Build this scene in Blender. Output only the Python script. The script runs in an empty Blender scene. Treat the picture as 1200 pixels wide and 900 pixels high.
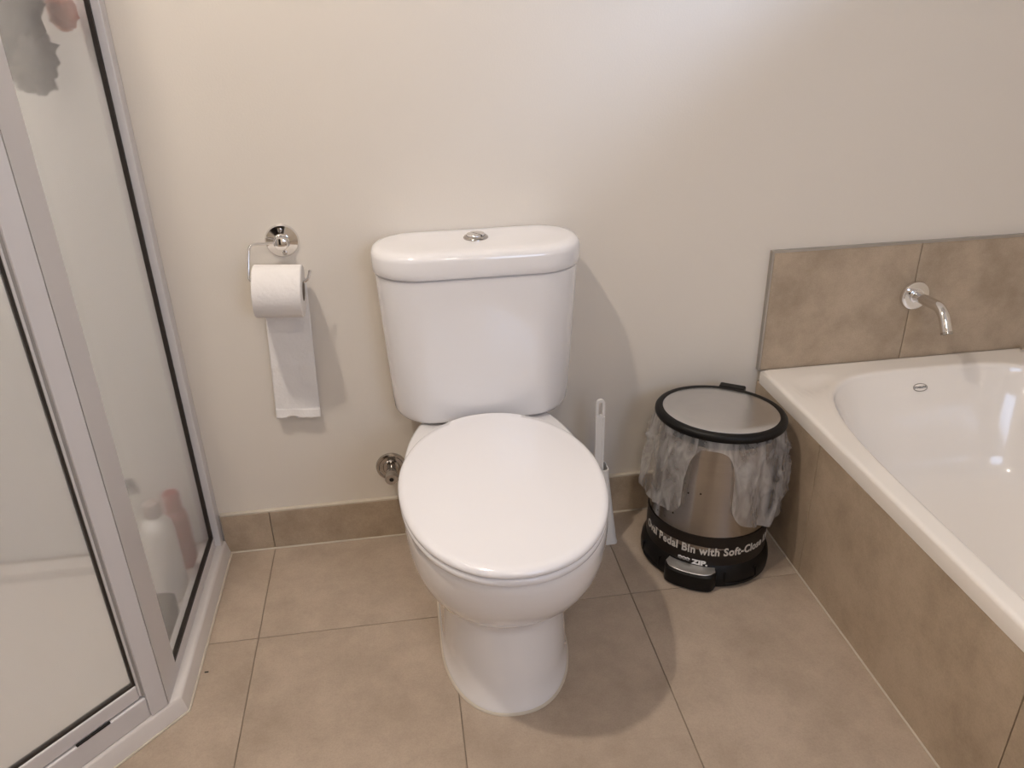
import bpy, bmesh, math, random
from mathutils import Vector, Matrix, noise
from math import sin, cos, pi, radians as rad
random.seed(3)
S = bpy.context.scene
COL = S.collection

# ---------------------------------------------------------------- camera
cd = bpy.data.cameras.new('camera'); cam = bpy.data.objects.new('camera', cd); COL.objects.link(cam)
RT = Vector((0.98878, -0.14779, -0.02167)); DN = Vector((-0.08434, -0.43261, -0.89763)); FW = Vector((0.12328, 0.88938, -0.44022))
mw = Matrix((RT, -DN, -FW)).transposed().to_4x4(); mw.translation = Vector((-0.0634, -1.6630, 1.2108))
cam.matrix_world = mw
cd.sensor_width = 36; cd.lens = 933.4 / 1200 * 36; cd.clip_start = 0.02
S.camera = cam

# ---------------------------------------------------------------- world, light, exposure
W = bpy.data.worlds.new('world'); S.world = W; W.use_nodes = True
W.node_tree.nodes['Background'].inputs[0].default_value = (0.55, 0.70, 1.0, 1)
W.node_tree.nodes['Background'].inputs[1].default_value = 0.3
S.view_settings.view_transform = 'Standard'; S.view_settings.look = 'None'
S.view_settings.gamma = 1; S.view_settings.use_curve_mapping = False
S.view_settings.exposure = 0.07
WARM = (1.0, 0.90, 0.80)
KEY_POS = (-0.58, -0.80, 2.40); KEY_W = 15.5
LAMPS = [(KEY_POS, KEY_W, 'shower door'), ((0.10, -2.30, 2.40), 6.0, 'middle of the room'), ((-1.12, -0.42, 2.40), 14.0, 'shower')]  # last lamp is added to light the shower interior
DAY_W = 620.0; FILL_W = 8.0; DAY_COL = (0.52, 0.68, 1.0)

def area_light(name, loc, aim, size, w, col, shape='DISK', size_y=None, spread=pi):
    l = bpy.data.lights.new(name, 'AREA'); l.shape = shape; l.size = size
    if size_y: l.size_y = size_y
    l.energy = w; l.color = col; l.spread = spread
    o = bpy.data.objects.new(name, l); COL.objects.link(o); o.location = loc
    o.rotation_euler = Vector(aim).to_track_quat('-Z', 'Y').to_euler()
    return o
for p, w, _n in LAMPS:
    area_light('lamp_light', (p[0], p[1], p[2] - 0.022), (0, 0, -1), 0.085, w, WARM)
# daylight: bright sky beyond the high window over the bath, and an unseen window added behind the camera for cool fill
area_light('window_daylight', (5.20, -2.60, 4.00), (-4.4, 2.2, -2.6), 1.3, DAY_W, DAY_COL)
area_light('window_daylight', (0.80, -2.735, 1.50), (0, 1, -.05), 0.80, FILL_W, DAY_COL, 'RECTANGLE', 0.80)

# ---------------------------------------------------------------- materials
def mat(name, col, rough=.5, metal=0., coat=0., spec=.5, var=0., vscale=6., bump=0., bscale=40., col2=None, **kw):
    m = bpy.data.materials.new(name); m.use_nodes = True
    nt = m.node_tree; b = nt.nodes['Principled BSDF']
    b.inputs['Base Color'].default_value = (*col, 1); b.inputs['Roughness'].default_value = rough
    b.inputs['Metallic'].default_value = metal; b.inputs['Coat Weight'].default_value = coat
    b.inputs['Coat Roughness'].default_value = .06
    b.inputs['Specular IOR Level'].default_value = spec
    for k, v in kw.items(): b.inputs[k.replace('_', ' ')].default_value = v
    tc = nt.nodes.new('ShaderNodeTexCoord')
    if var or col2:
        n = nt.nodes.new('ShaderNodeTexNoise'); n.inputs['Scale'].default_value = vscale; n.inputs['Detail'].default_value = 6
        n.inputs['Roughness'].default_value = .6
        nt.links.new(tc.outputs['Object'], n.inputs['Vector'])
        r = nt.nodes.new('ShaderNodeValToRGB')
        c2 = col2 or tuple(c * (1 - var) for c in col)
        r.color_ramp.elements[0].color = (*c2, 1); r.color_ramp.elements[1].color = (*col, 1)
        r.color_ramp.elements[0].position = .33; r.color_ramp.elements[1].position = .67
        nt.links.new(n.outputs['Fac'], r.inputs['Fac']); nt.links.new(r.outputs['Color'], b.inputs['Base Color'])
    if bump:
        n2 = nt.nodes.new('ShaderNodeTexNoise'); n2.inputs['Scale'].default_value = bscale; n2.inputs['Detail'].default_value = 4
        nt.links.new(tc.outputs['Object'], n2.inputs['Vector'])
        bn = nt.nodes.new('ShaderNodeBump'); bn.inputs['Strength'].default_value = bump; bn.inputs['Distance'].default_value = .002
        nt.links.new(n2.outputs['Fac'], bn.inputs['Height']); nt.links.new(bn.outputs['Normal'], b.inputs['Normal'])
    return m

def tile_mat(name, c1, c2, rough=.42):
    m = mat(name, c1, rough, spec=.4)
    nt = m.node_tree; b = nt.nodes['Principled BSDF']
    geo = nt.nodes.new('ShaderNodeNewGeometry'); inf = nt.nodes.new('ShaderNodeObjectInfo')
    add = nt.nodes.new('ShaderNodeVectorMath'); add.operation = 'MULTIPLY_ADD'
    add.inputs[1].default_value = (1, 1, 1)
    nt.links.new(geo.outputs['Position'], add.inputs[0])
    comb = nt.nodes.new('ShaderNodeCombineXYZ'); mul = nt.nodes.new('ShaderNodeMath'); mul.operation = 'MULTIPLY'; mul.inputs[1].default_value = 9
    nt.links.new(inf.outputs['Random'], mul.inputs[0]); nt.links.new(mul.outputs[0], comb.inputs[0]); nt.links.new(mul.outputs[0], comb.inputs[2])
    nt.links.new(comb.outputs[0], add.inputs[2])
    def nz(sc, det):
        n = nt.nodes.new('ShaderNodeTexNoise'); n.inputs['Scale'].default_value = sc; n.inputs['Detail'].default_value = det
        n.inputs['Roughness'].default_value = .68; nt.links.new(add.outputs[0], n.inputs['Vector']); return n
    a = nz(6.5, 10); r = nt.nodes.new('ShaderNodeValToRGB')
    r.color_ramp.elements[0].position = .36; r.color_ramp.elements[1].position = .62
    r.color_ramp.elements[0].color = (*c2, 1); r.color_ramp.elements[1].color = (*c1, 1)
    nt.links.new(a.outputs['Fac'], r.inputs['Fac'])
    g = nz(300, 2); mx = nt.nodes.new('ShaderNodeMix'); mx.data_type = 'RGBA'; mx.blend_type = 'MULTIPLY'; mx.inputs[0].default_value = 1
    r2 = nt.nodes.new('ShaderNodeValToRGB'); r2.color_ramp.elements[0].color = (.9, .9, .9, 1); r2.color_ramp.elements[1].color = (1, 1, 1, 1)
    r2.color_ramp.elements[0].position = .3; r2.color_ramp.elements[1].position = .6
    nt.links.new(g.outputs['Fac'], r2.inputs['Fac'])
    nt.links.new(r.outputs['Color'], mx.inputs[6]); nt.links.new(r2.outputs['Color'], mx.inputs[7])
    nt.links.new(mx.outputs[2], b.inputs['Base Color'])
    return m

M = {}
M['paint'] = mat('wall_paint', (.76, .695, .61), .62, bump=.12, bscale=260)
M['ceiling'] = mat('ceiling_paint', (.82, .79, .74), .8, bump=.05, bscale=200)
M['tile'] = tile_mat('stone_tile', (.49, .39, .30), (.39, .305, .23), .45)
M['tile_w'] = tile_mat('stone_tile_upright', (.52, .415, .305), (.375, .29, .205), .45)
M['grout'] = mat('grout', (.30, .235, .175), .9, var=.3, vscale=25, bump=.3, bscale=200)
M['silicone'] = mat('silicone', (.62, .55, .45), .4, var=.1, vscale=20)
M['ceramic'] = mat('vitreous_china', (.87, .85, .85), .12, coat=.6, var=.01, vscale=3)
M['seat'] = mat('seat_plastic', (.885, .865, .875), .16, coat=.4, var=.01, vscale=3)
M['acrylic'] = mat('bath_acrylic', (.91, .855, .79), .15, coat=.5, var=.01, vscale=3)
M['tray'] = mat('tray_acrylic', (.74, .69, .655), .2, coat=.3, var=.04, vscale=9)
M['alu'] = mat('white_powder_coat', (.71, .68, .675), .35, var=.03, vscale=8)
M['gasket'] = mat('dark_rubber_gasket', (.035, .026, .02), .6, var=.2, vscale=60)
M['chrome'] = mat('chrome', (.80, .78, .76), .06, 1., var=.03, vscale=10)
M['chrome_dark'] = mat('chrome_valve', (.50, .47, .44), .12, 1., var=.05, vscale=30)
M['edge_trim'] = mat('aluminium_trim', (.45, .42, .38), .35, .8, var=.05, vscale=10)
M['paper'] = mat('tissue_paper', (.86, .82, .785), .95, spec=.1, bump=.5, bscale=160, var=.03, vscale=30)
M['card'] = mat('cardboard_core', (.28, .22, .17), .9, var=.2, vscale=50)
M['black'] = mat('black_plastic', (.008, .0065, .0055), .45, spec=.25, var=.2, vscale=40)
M['hole'] = mat('dark_hole', (.01, .008, .006), .8, var=.2, vscale=40)
M['white_plastic'] = mat('white_plastic', (.80, .775, .74), .35, var=.02, vscale=20)
M['band'] = mat('band_film', (.016, .011, .008), .35, spec=.3, var=.2, vscale=40)
M['print'] = mat('band_print', (.62, .58, .52), .5, var=.05, vscale=60)
M['print_w'] = mat('white_print', (.85, .83, .80), .5, var=.05, vscale=60)
M['bottle_white'] = mat('bottle_plastic', (.93, .92, .90), .3, var=.02, vscale=20)
M['cap'] = mat('pale_cap_plastic', (.50, .44, .42), .4, var=.03, vscale=20)
M['lining'] = mat('shower_lining', (.84, .835, .81), .35, var=.02, vscale=5)
M['red'] = mat('red_bottle_plastic', (.36, .04, .035), .3, var=.2, vscale=20)
M['grey'] = mat('dark_grey_plastic', (.10, .10, .10), .45, var=.2, vscale=20)
M['sponge'] = mat('grey_sponge', (.07, .068, .065), .95, bump=1., bscale=220, var=.4, vscale=90)
M['mesh'] = mat('puff_netting', (.030, .020, .015), .85, var=.5, vscale=30, bump=.6, bscale=150)
M['mesh_l'] = mat('pale_netting', (.20, .18, .18), .9, var=.4, vscale=60, bump=.6, bscale=150)
M['pink'] = mat('pink_foam', (.75, .24, .16), .8, var=.2, vscale=30)
M['door_paint'] = mat('door_paint', (.78, .76, .72), .4, var=.02, vscale=5)

def brushed(name, col, rough, specks=False, aniso=.7):
    m = mat(name, col, rough, 1.)
    nt = m.node_tree; b = nt.nodes['Principled BSDF']; b.inputs['Anisotropic'].default_value = abs(aniso); b.inputs['Anisotropic Rotation'].default_value = .25 if aniso < 0 else 0
    tc = nt.nodes.new('ShaderNodeTexCoord'); mp = nt.nodes.new('ShaderNodeMapping'); mp.inputs['Scale'].default_value = (4, 4, 260)
    nt.links.new(tc.outputs['Object'], mp.inputs['Vector'])
    n = nt.nodes.new('ShaderNodeTexNoise'); n.inputs['Scale'].default_value = 3; n.inputs['Detail'].default_value = 3
    nt.links.new(mp.outputs[0], n.inputs['Vector'])
    r = nt.nodes.new('ShaderNodeValToRGB'); r.color_ramp.elements[0].color = (*[c * .8 for c in col], 1); r.color_ramp.elements[1].color = (*col, 1)
    nt.links.new(n.outputs['Fac'], r.inputs['Fac']); out = r.outputs['Color']
    if specks:
        n2 = nt.nodes.new('ShaderNodeTexVoronoi'); n2.inputs['Scale'].default_value = 55
        nt.links.new(tc.outputs['Object'], n2.inputs['Vector'])
        n3 = nt.nodes.new('ShaderNodeTexNoise'); n3.inputs['Scale'].default_value = 14; nt.links.new(tc.outputs['Object'], n3.inputs['Vector'])
        lt = nt.nodes.new('ShaderNodeMath'); lt.operation = 'LESS_THAN'; lt.inputs[1].default_value = .13
        nt.links.new(n2.outputs['Distance'], lt.inputs[0])
        gt = nt.nodes.new('ShaderNodeMath'); gt.operation = 'GREATER_THAN'; gt.inputs[1].default_value = .55
        nt.links.new(n3.outputs['Fac'], gt.inputs[0])
        ml = nt.nodes.new('ShaderNodeMath'); ml.operation = 'MULTIPLY'; nt.links.new(lt.outputs[0], ml.inputs[0]); nt.links.new(gt.outputs[0], ml.inputs[1])
        mx = nt.nodes.new('ShaderNodeMix'); mx.data_type = 'RGBA'; nt.links.new(ml.outputs[0], mx.inputs[0])
        nt.links.new(out, mx.inputs[6]); mx.inputs[7].default_value = (.06, .045, .035, 1); out = mx.outputs[2]
    nt.links.new(out, b.inputs['Base Color'])
    return m
M['steel'] = brushed('brushed_steel_body', (.46, .43, .40), .17, True, -.8)
M['pedal_steel'] = brushed('pedal_steel', (.72, .70, .67), .42, False, .0)
M['steel_lid'] = brushed('brushed_steel_lid', (.74, .74, .745), .25, False, .0)

def glass_mat(name):
    m = bpy.data.materials.new(name); m.use_nodes = True; nt = m.node_tree
    nt.nodes.remove(nt.nodes['Principled BSDF']); out = nt.nodes['Material Output']
    rf = nt.nodes.new('ShaderNodeBsdfRefraction'); rf.inputs['Roughness'].default_value = .17; rf.inputs['IOR'].default_value = 1.15
    rf.inputs['Color'].default_value = (.94, .94, .94, 1)
    tc = nt.nodes.new('ShaderNodeTexCoord'); n = nt.nodes.new('ShaderNodeTexNoise'); n.inputs['Scale'].default_value = 6
    nt.links.new(tc.outputs['Object'], n.inputs['Vector'])
    r = nt.nodes.new('ShaderNodeMapRange'); r.inputs[3].default_value = .12; r.inputs[4].default_value = .16
    nt.links.new(n.outputs['Fac'], r.inputs[0]); nt.links.new(r.outputs[0], rf.inputs['Roughness'])
    tl = nt.nodes.new('ShaderNodeBsdfTranslucent'); tl.inputs['Color'].default_value = (.91, .90, .89, 1)
    df = nt.nodes.new('ShaderNodeBsdfDiffuse'); df.inputs['Color'].default_value = (.89, .88, .87, 1)
    gl = nt.nodes.new('ShaderNodeBsdfGlossy'); gl.inputs['Roughness'].default_value = .12
    m1 = nt.nodes.new('ShaderNodeMixShader'); m1.inputs[0].default_value = .6
    nt.links.new(tl.outputs[0], m1.inputs[1]); nt.links.new(df.outputs[0], m1.inputs[2])
    m2 = nt.nodes.new('ShaderNodeMixShader'); m2.inputs[0].default_value = .27
    nt.links.new(rf.outputs[0], m2.inputs[1]); nt.links.new(m1.outputs[0], m2.inputs[2])
    m3 = nt.nodes.new('ShaderNodeMixShader'); m3.inputs[0].default_value = .05
    nt.links.new(m2.outputs[0], m3.inputs[1]); nt.links.new(gl.outputs[0], m3.inputs[2])
    nt.links.new(m3.outputs[0], out.inputs['Surface'])
    return m
M['frosted'] = glass_mat('frosted_glass')

def bag_mat():
    m = bpy.data.materials.new('bin_liner_film'); m.use_nodes = True; nt = m.node_tree
    b = nt.nodes['Principled BSDF']; out = nt.nodes['Material Output']
    b.inputs['Base Color'].default_value = (.80, .77, .74, 1); b.inputs['Roughness'].default_value = .28
    tc = nt.nodes.new('ShaderNodeTexCoord')
    mp = nt.nodes.new('ShaderNodeMapping'); mp.inputs['Scale'].default_value = (1, 1, .35); nt.links.new(tc.outputs['Object'], mp.inputs['Vector'])
    n = nt.nodes.new('ShaderNodeTexNoise'); n.inputs['Scale'].default_value = 26; n.inputs['Detail'].default_value = 5; n.inputs['Distortion'].default_value = 1.5
    nt.links.new(mp.outputs[0], n.inputs['Vector'])
    bn = nt.nodes.new('ShaderNodeBump'); bn.inputs['Strength'].default_value = .8; bn.inputs['Distance'].default_value = .006
    nt.links.new(n.outputs['Fac'], bn.inputs['Height']); nt.links.new(bn.outputs['Normal'], b.inputs['Normal'])
    tr = nt.nodes.new('ShaderNodeBsdfTransparent'); tr.inputs['Color'].default_value = (.96, .94, .92, 1)
    tl = nt.nodes.new('ShaderNodeBsdfTranslucent'); tl.inputs['Color'].default_value = (.7, .67, .63, 1)
    a = nt.nodes.new('ShaderNodeMixShader'); a.inputs[0].default_value = .45
    nt.links.new(b.outputs[0], a.inputs[1]); nt.links.new(tl.outputs[0], a.inputs[2])
    r = nt.nodes.new('ShaderNodeMapRange'); r.inputs[1].default_value = .35; r.inputs[2].default_value = .7; r.inputs[3].default_value = .22; r.inputs[4].default_value = .66
    nt.links.new(n.outputs['Fac'], r.inputs[0])
    c = nt.nodes.new('ShaderNodeMixShader'); nt.links.new(r.outputs[0], c.inputs[0])
    nt.links.new(tr.outputs[0], c.inputs[1]); nt.links.new(a.outputs[0], c.inputs[2])
    nt.links.new(c.outputs[0], out.inputs['Surface'])
    return m
M['bag'] = bag_mat()

def emit_mat(name, col, s):
    m = bpy.data.materials.new(name); m.use_nodes = True; b = m.node_tree.nodes['Principled BSDF']
    b.inputs['Base Color'].default_value = (*col, 1); b.inputs['Emission Color'].default_value = (*col, 1); b.inputs['Emission Strength'].default_value = s
    return m
M['lamp_glow'] = emit_mat('lamp_glow', WARM, 60)
M['hall_shade'] = mat('passage_shade', (.16, .13, .11), .8, var=.05)  # dark colour stands in for the shade of an unlit passage
M['fill_pane'] = emit_mat('fill_pane_glow', (.62, .76, 1.0), 1.2)  # glowing pane of the added fill window
def clear_mat():
    m = bpy.data.materials.new('window_pane_glass'); m.use_nodes = True; nt = m.node_tree; out = nt.nodes['Material Output']
    nt.nodes.remove(nt.nodes['Principled BSDF'])
    tr = nt.nodes.new('ShaderNodeBsdfTransparent'); gl = nt.nodes.new('ShaderNodeBsdfGlossy'); gl.inputs['Roughness'].default_value = .02
    fr = nt.nodes.new('ShaderNodeFresnel'); mx = nt.nodes.new('ShaderNodeMixShader')
    nt.links.new(fr.outputs[0], mx.inputs[0]); nt.links.new(tr.outputs[0], mx.inputs[1]); nt.links.new(gl.outputs[0], mx.inputs[2])
    nt.links.new(mx.outputs[0], out.inputs['Surface']); return m
M['clear'] = clear_mat()

# ---------------------------------------------------------------- mesh helpers
def link(name, bm, m, parent=None, smooth=True, angle=None, **props):
    me = bpy.data.meshes.new(name); bmesh.ops.recalc_face_normals(bm, faces=bm.faces); bm.to_mesh(me); bm.free()
    me.materials.append(m)
    if smooth:
        for p in me.polygons: p.use_smooth = True
        try: me.set_sharp_from_angle(angle=rad(angle or 35))
        except Exception: pass
    o = bpy.data.objects.new(name, me); COL.objects.link(o)
    if parent is not None:
        o.parent = parent; o.matrix_parent_inverse = Matrix.Translation(-Vector(parent.location))
    for k, v in props.items(): o[k] = v
    return o
def thing(name, label, cat, loc, group=None):
    o = bpy.data.objects.new(name, None); COL.objects.link(o); o.location = loc; o.empty_display_size = .05
    o['label'] = label; o['category'] = cat
    if group: o['group'] = group
    return o
def struct_empty(name, loc=(0, 0, 0)):
    o = bpy.data.objects.new(name, None); COL.objects.link(o); o.location = loc; o['kind'] = 'structure'; return o
def box(bm, x0, x1, y0, y1, z0, z1, bev=0, mtx=None, seg=2):
    x0, x1 = sorted((x0, x1)); y0, y1 = sorted((y0, y1)); z0, z1 = sorted((z0, z1))
    vs = [bm.verts.new((x, y, z)) for x in (x0, x1) for y in (y0, y1) for z in (z0, z1)]
    F = [(0, 1, 3, 2), (4, 6, 7, 5), (0, 4, 5, 1), (2, 3, 7, 6), (0, 2, 6, 4), (1, 5, 7, 3)]
    fs = [bm.faces.new([vs[i] for i in f]) for f in F]
    if mtx is not None: bmesh.ops.transform(bm, matrix=mtx, verts=vs)
    if bev:
        es = list({e for f in fs for e in f.edges})
        bmesh.ops.bevel(bm, geom=es, offset=bev, segments=seg, affect='EDGES', profile=.5, clamp_overlap=True)
def mbox(*a, **k):
    bm = bmesh.new(); box(bm, *a, **k); return bm
def loft(rings, cap0=True, cap1=True, closed=True, bm=None):
    bm = bm or bmesh.new(); R = [[bm.verts.new(p) for p in r] for r in rings]; n = len(R[0])
    for a, b in zip(R, R[1:]):
        for i in range(n if closed else n - 1):
            j = (i + 1) % n; bm.faces.new((a[i], a[j], b[j], b[i]))
    if cap0: bm.faces.new(R[0])
    if cap1: bm.faces.new(R[-1][::-1])
    return bm
def lathe(prof, n=48, c=(0, 0, 0), axis='z', cap=True, bm=None, sx=1, sy=1, rot=None):
    rings = []
    for r, h in prof:
        ring = []
        for i in range(n):
            a = 2 * pi * i / n; p = Vector((r * cos(a) * sx, r * sin(a) * sy, h))
            if axis == 'y': p = Vector((p.x, -p.z, p.y))      # height grows towards -y
            if axis == 'x': p = Vector((p.z, p.x, p.y))
            if rot is not None: p = rot @ p
            ring.append(p + Vector(c))
        rings.append(ring)
    return loft(rings, cap, cap, bm=bm)
def tube(pts, r, n=12, bm=None, cap=True):
    pts = [Vector(p) for p in pts]; rings = []; up = None
    rr = r if isinstance(r, (list, tuple)) else [r] * len(pts)
    for i, p in enumerate(pts):
        d = (pts[min(i + 1, len(pts) - 1)] - pts[max(i - 1, 0)]).normalized()
        if up is None: up = Vector((0, 0, 1)) if abs(d.z) < .9 else Vector((1, 0, 0))
        u = d.cross(up)
        if u.length < 1e-4: u = d.orthogonal()
        u.normalize(); v = u.cross(d).normalized(); up = v
        rings.append([p + (u * cos(2 * pi * k / n) + v * sin(2 * pi * k / n)) * rr[i] for k in range(n)])
    return loft(rings, cap, cap, bm=bm)
def fillet(pts, r, k=6):
    pts = [Vector(p) for p in pts]; out = [pts[0]]
    for a, b, c in zip(pts, pts[1:], pts[2:]):
        u = (a - b); v = (c - b); t = min(r, u.length * .49, v.length * .49); p0 = b + u.normalized() * t; p1 = b + v.normalized() * t
        for i in range(k + 1):
            s = i / k; out.append(p0 * (1 - s) ** 2 + b * 2 * s * (1 - s) + p1 * s * s)
    out.append(pts[-1]); return out
def spow(v, e): return math.copysign(abs(v) ** e, v)
def rrect(x0, x1, y0, y1, rs, z, k=8):
    """rounded rectangle; rs radii for corners (x1,y1),(x0,y1),(x0,y0),(x1,y0)"""
    cs = [(x1, y1, 0), (x0, y1, 90), (x0, y0, 180), (x1, y0, 270)]; pts = []
    sg = [(-1, -1), (1, -1), (1, 1), (-1, 1)]
    for (x, y, a0), (sx, sy), r in zip(cs, sg, rs):
        cx, cy = x + sx * r, y + sy * r
        for i in range(k + 1):
            a = rad(a0 + 90 * i / k); pts.append(Vector((cx + r * cos(a), cy + r * sin(a), z)))
    return pts
def text_mesh(s, size, offset=0., extrude=.0004, align='CENTER', spacing=1.):
    cu = bpy.data.curves.new('lettering', 'FONT'); cu.body = s; cu.size = size; cu.offset = offset; cu.extrude = extrude
    cu.align_x = align; cu.align_y = 'CENTER'; cu.space_character = spacing; cu.resolution_u = 4
    o = bpy.data.objects.new('lettering', cu); COL.objects.link(o); bpy.context.view_layer.update()
    dg = bpy.context.evaluated_depsgraph_get(); me = bpy.data.meshes.new_from_object(o.evaluated_get(dg))
    bm = bmesh.new(); bm.from_mesh(me); bpy.data.objects.remove(o); bpy.data.curves.remove(cu); bpy.data.meshes.remove(me)
    return bm

# ================================================================ room shell
XL, XR, YB, YF, H = -1.44, 1.555, 0.0, -2.75, 2.42
def tile_run(parent, x0, x1, y0, y1, z0, z1, m, bev=.0012):
    return link('tile', mbox(x0, x1, y0, y1, z0, z1, bev=bev), m, parent, smooth=False)

floor = link('floor', mbox(XL - .1, XR + .1, YF - .1, YB + .1, -.12, -.0022), M['grout'], kind='structure', smooth=False)
gx = [-1.6457 + .405 * k for k in range(0, 8)]
gy = [.02, -.32, -.94, -1.56, -2.18, -2.80]
g = .0010
for i in range(len(gx) - 1):
    for j in range(len(gy) - 1):
        x0, x1 = max(gx[i], XL) , min(gx[i + 1], XR); y0, y1 = max(gy[j + 1], YF), min(gy[j], YB)
        if x1 - x0 < .01: continue
        if x0 > .77 or (x1 < -.6 and y0 > -.94 and j < 1): continue
        tile_run(floor, x0 + g, min(x1, .776) - g, y0 + g, y1 - g, -.010, 0, M['tile'], .0009)
link('wall_back', mbox(XL - .1, XR + .1, 0, .1, -.1, H), M['paint'], kind='structure', smooth=False)
link('wall_left', mbox(XL - .1, XL, YF, 0, -.1, H), M['paint'], kind='structure', smooth=False)
bm = bmesh.new()
DX0, DX1, DZ = -1.25, -.45, 2.03      # open doorway; opening of the added fill window
VX0, VX1, VZ0, VZ1 = .38, 1.22, 1.08, 1.92
box(bm, XL - .1, DX0, YF - .1, YF, -.1, H); box(bm, DX0, DX1, YF - .1, YF, DZ, H); box(bm, DX1, VX0, YF - .1, YF, -.1, H)
box(bm, VX1, XR + .1, YF - .1, YF, -.1, H); box(bm, VX0, VX1, YF - .1, YF, -.1, VZ0); box(bm, VX0, VX1, YF - .1, YF, VZ1, H)
link('wall_front', bm, M['paint'], kind='structure', smooth=False)
bm = bmesh.new(); y0, y1 = -4.6, YF - .1   # added passage, painted dark so the chrome reflects darkness
box(bm, DX0 - .2, DX0 - .1, y0, y1, -.1, H); box(bm, DX1 + .1, DX1 + .2, y0, y1, -.1, H); box(bm, DX0 - .2, DX1 + .2, y0 - .1, y0, -.1, H)
box(bm, DX0 - .2, DX1 + .2, y0, y1, H, H + .1); box(bm, DX0 - .2, DX1 + .2, y0, y1, -.12, -.0022)
link('dark_passage', bm, M['hall_shade'], kind='structure', smooth=False)
w2 = struct_empty('fill_window', (.8, YF, 1.08))  # unseen window, added as a cool fill source
bm = bmesh.new()
for q in ((VX0, VX0 + .04, VZ0, VZ1), (VX1 - .04, VX1, VZ0, VZ1), (VX0 + .04, VX1 - .04, VZ0, VZ0 + .04), (VX0 + .04, VX1 - .04, VZ1 - .04, VZ1)):
    box(bm, q[0], q[1], YF - .06, YF - .02, q[2], q[3], bev=.003)
link('window_frame', bm, M['alu'], w2, smooth=False)
link('window_pane', mbox(VX0 + .03, VX1 - .03, YF - .045, YF - .04, VZ0 + .03, VZ1 - .03), M['fill_pane'], w2, smooth=False)
link('ceiling', mbox(XL - .1, XR + .1, YF - .1, YB + .1, H, H + .1), M['ceiling'], kind='structure', smooth=False)
# right wall with a window opening over the bath
WY0, WY1, WZ0, WZ1 = -.73, -.24, 1.63, 2.30
bm = bmesh.new()
box(bm, XR, XR + .16, YF, WY0, -.1, H); box(bm, XR, XR + .16, WY1, 0, -.1, H)
box(bm, XR, XR + .16, WY0, WY1, -.1, WZ0); box(bm, XR, XR + .16, WY0, WY1, WZ1, H)
link('wall_right', bm, M['paint'], kind='structure', smooth=False)
win = struct_empty('window_1', (XR + .06, WY0, WZ0))
bm = bmesh.new()
for a in ((WY0, WY0 + .04, WZ0, WZ1), (WY1 - .04, WY1, WZ0, WZ1), (WY0 + .04, WY1 - .04, WZ0, WZ0 + .04), (WY0 + .04, WY1 - .04, WZ1 - .04, WZ1)):
    box(bm, XR + .05, XR + .085, *a, bev=.003)
link('window_frame', bm, M['alu'], win, smooth=False)
link('window_pane', mbox(XR + .066, XR + .068, WY0 + .04, WY1 - .04, WZ0 + .04, WZ1 - .04), M['clear'], win, smooth=False)
# frame of the doorway behind the photographer
dr = struct_empty('door_1', (DX0, YF, 0))
bm = bmesh.new(); box(bm, DX0 - .07, DX0, YF, YF + .02, 0, DZ + .07, bev=.003); box(bm, DX1, DX1 + .07, YF, YF + .02, 0, DZ + .07, bev=.003); box(bm, DX0, DX1, YF, YF + .02, DZ, DZ + .07, bev=.003)
link('door_frame', bm, M['door_paint'], dr, smooth=False)

# skirting of cut tiles along the back wall
sk = struct_empty('baseboard_back')
for a, b in ((-.5445, -.4307), (-.4307, -.0257), (-.0257, .3793), (.3793, .776)):
    tile_run(sk, a + .0008, b - .0008, -.0115, 0, .0015, .1055, M['tile_w'])
bm = mbox(-.545, .776, -.011, 0, .1055, .1105, bev=.0012); link('sealant_bead', bm, M['silicone'], sk, smooth=False)
bm = tube([(-.535, -.0125, .001), (.775, -.0125, .001)], .0022, 8); link('floor_bead', bm, M['silicone'], sk)

# tiled splashback over the bath
sp = thing('splashback', 'low beige stone tile splashback on the wall behind the bath', 'tiles', (.77, 0, .37))
for a, b in ((.7745, 1.139), (1.139, 1.544)):
    tile_run(sp, a + .0008, b - .0008, -.0135, 0, .374, .668, M['tile_w'])
bm = bmesh.new(); box(bm, .7705, .7745, -.0145, 0, .374, .672); box(bm, .7745, 1.554, -.0145, 0, .668, .672)
link('edge_trim', bm, M['edge_trim'], sp, smooth=False, label='thin grey metal edge trim')

# ================================================================ bath
BX, BY = 1.165, -.83
bath = thing('bathtub', 'white acrylic bathtub with rounded oval basin set in tiled surround', 'bathtub', (BX, BY, 0))
ox, oy = .3895, .815
HXI, HYI, NI = .345, .745, 4.4
angs = [2 * pi * i / 320 for i in range(320)]
for cx_ in (1, -1):
    for cy_ in (1, -1):
        a = math.atan2(cy_ * oy, cx_ * ox) % (2 * pi); k = min(range(320), key=lambda i: abs(angs[i] - a)); angs[k] = a
def rect_r(a, hx, hy):
    c, s = abs(cos(a)), abs(sin(a)); return min(hx / c if c > 1e-9 else 1e9, hy / s if s > 1e-9 else 1e9)
def se_r(a, hx, hy, n):
    c, s = abs(cos(a)) / hx, abs(sin(a)) / hy; return (c ** n + s ** n) ** (-1 / n)
ZT = .378
def dent(x, y):
    u = ((x - .862) * .75 + (y + .118) * .66) / .062; v = (-(x - .862) * .5 + (y + .118) * .86) / .026
    d = u * u + v * v
    return -.006 * max(0, 1 - d) ** .5 if d < 1 else 0
rings = []
def outer(off, z): return [Vector((BX + rect_r(a, ox - off, oy - off) * cos(a), BY + rect_r(a, ox - off, oy - off) * sin(a), z)) for a in angs]
rings += [outer(.02, .343), outer(0, .3415), outer(-.0005, .350), outer(0, .370), outer(.0015, .3745), outer(.005, .3772), outer(.009, ZT)]
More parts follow.
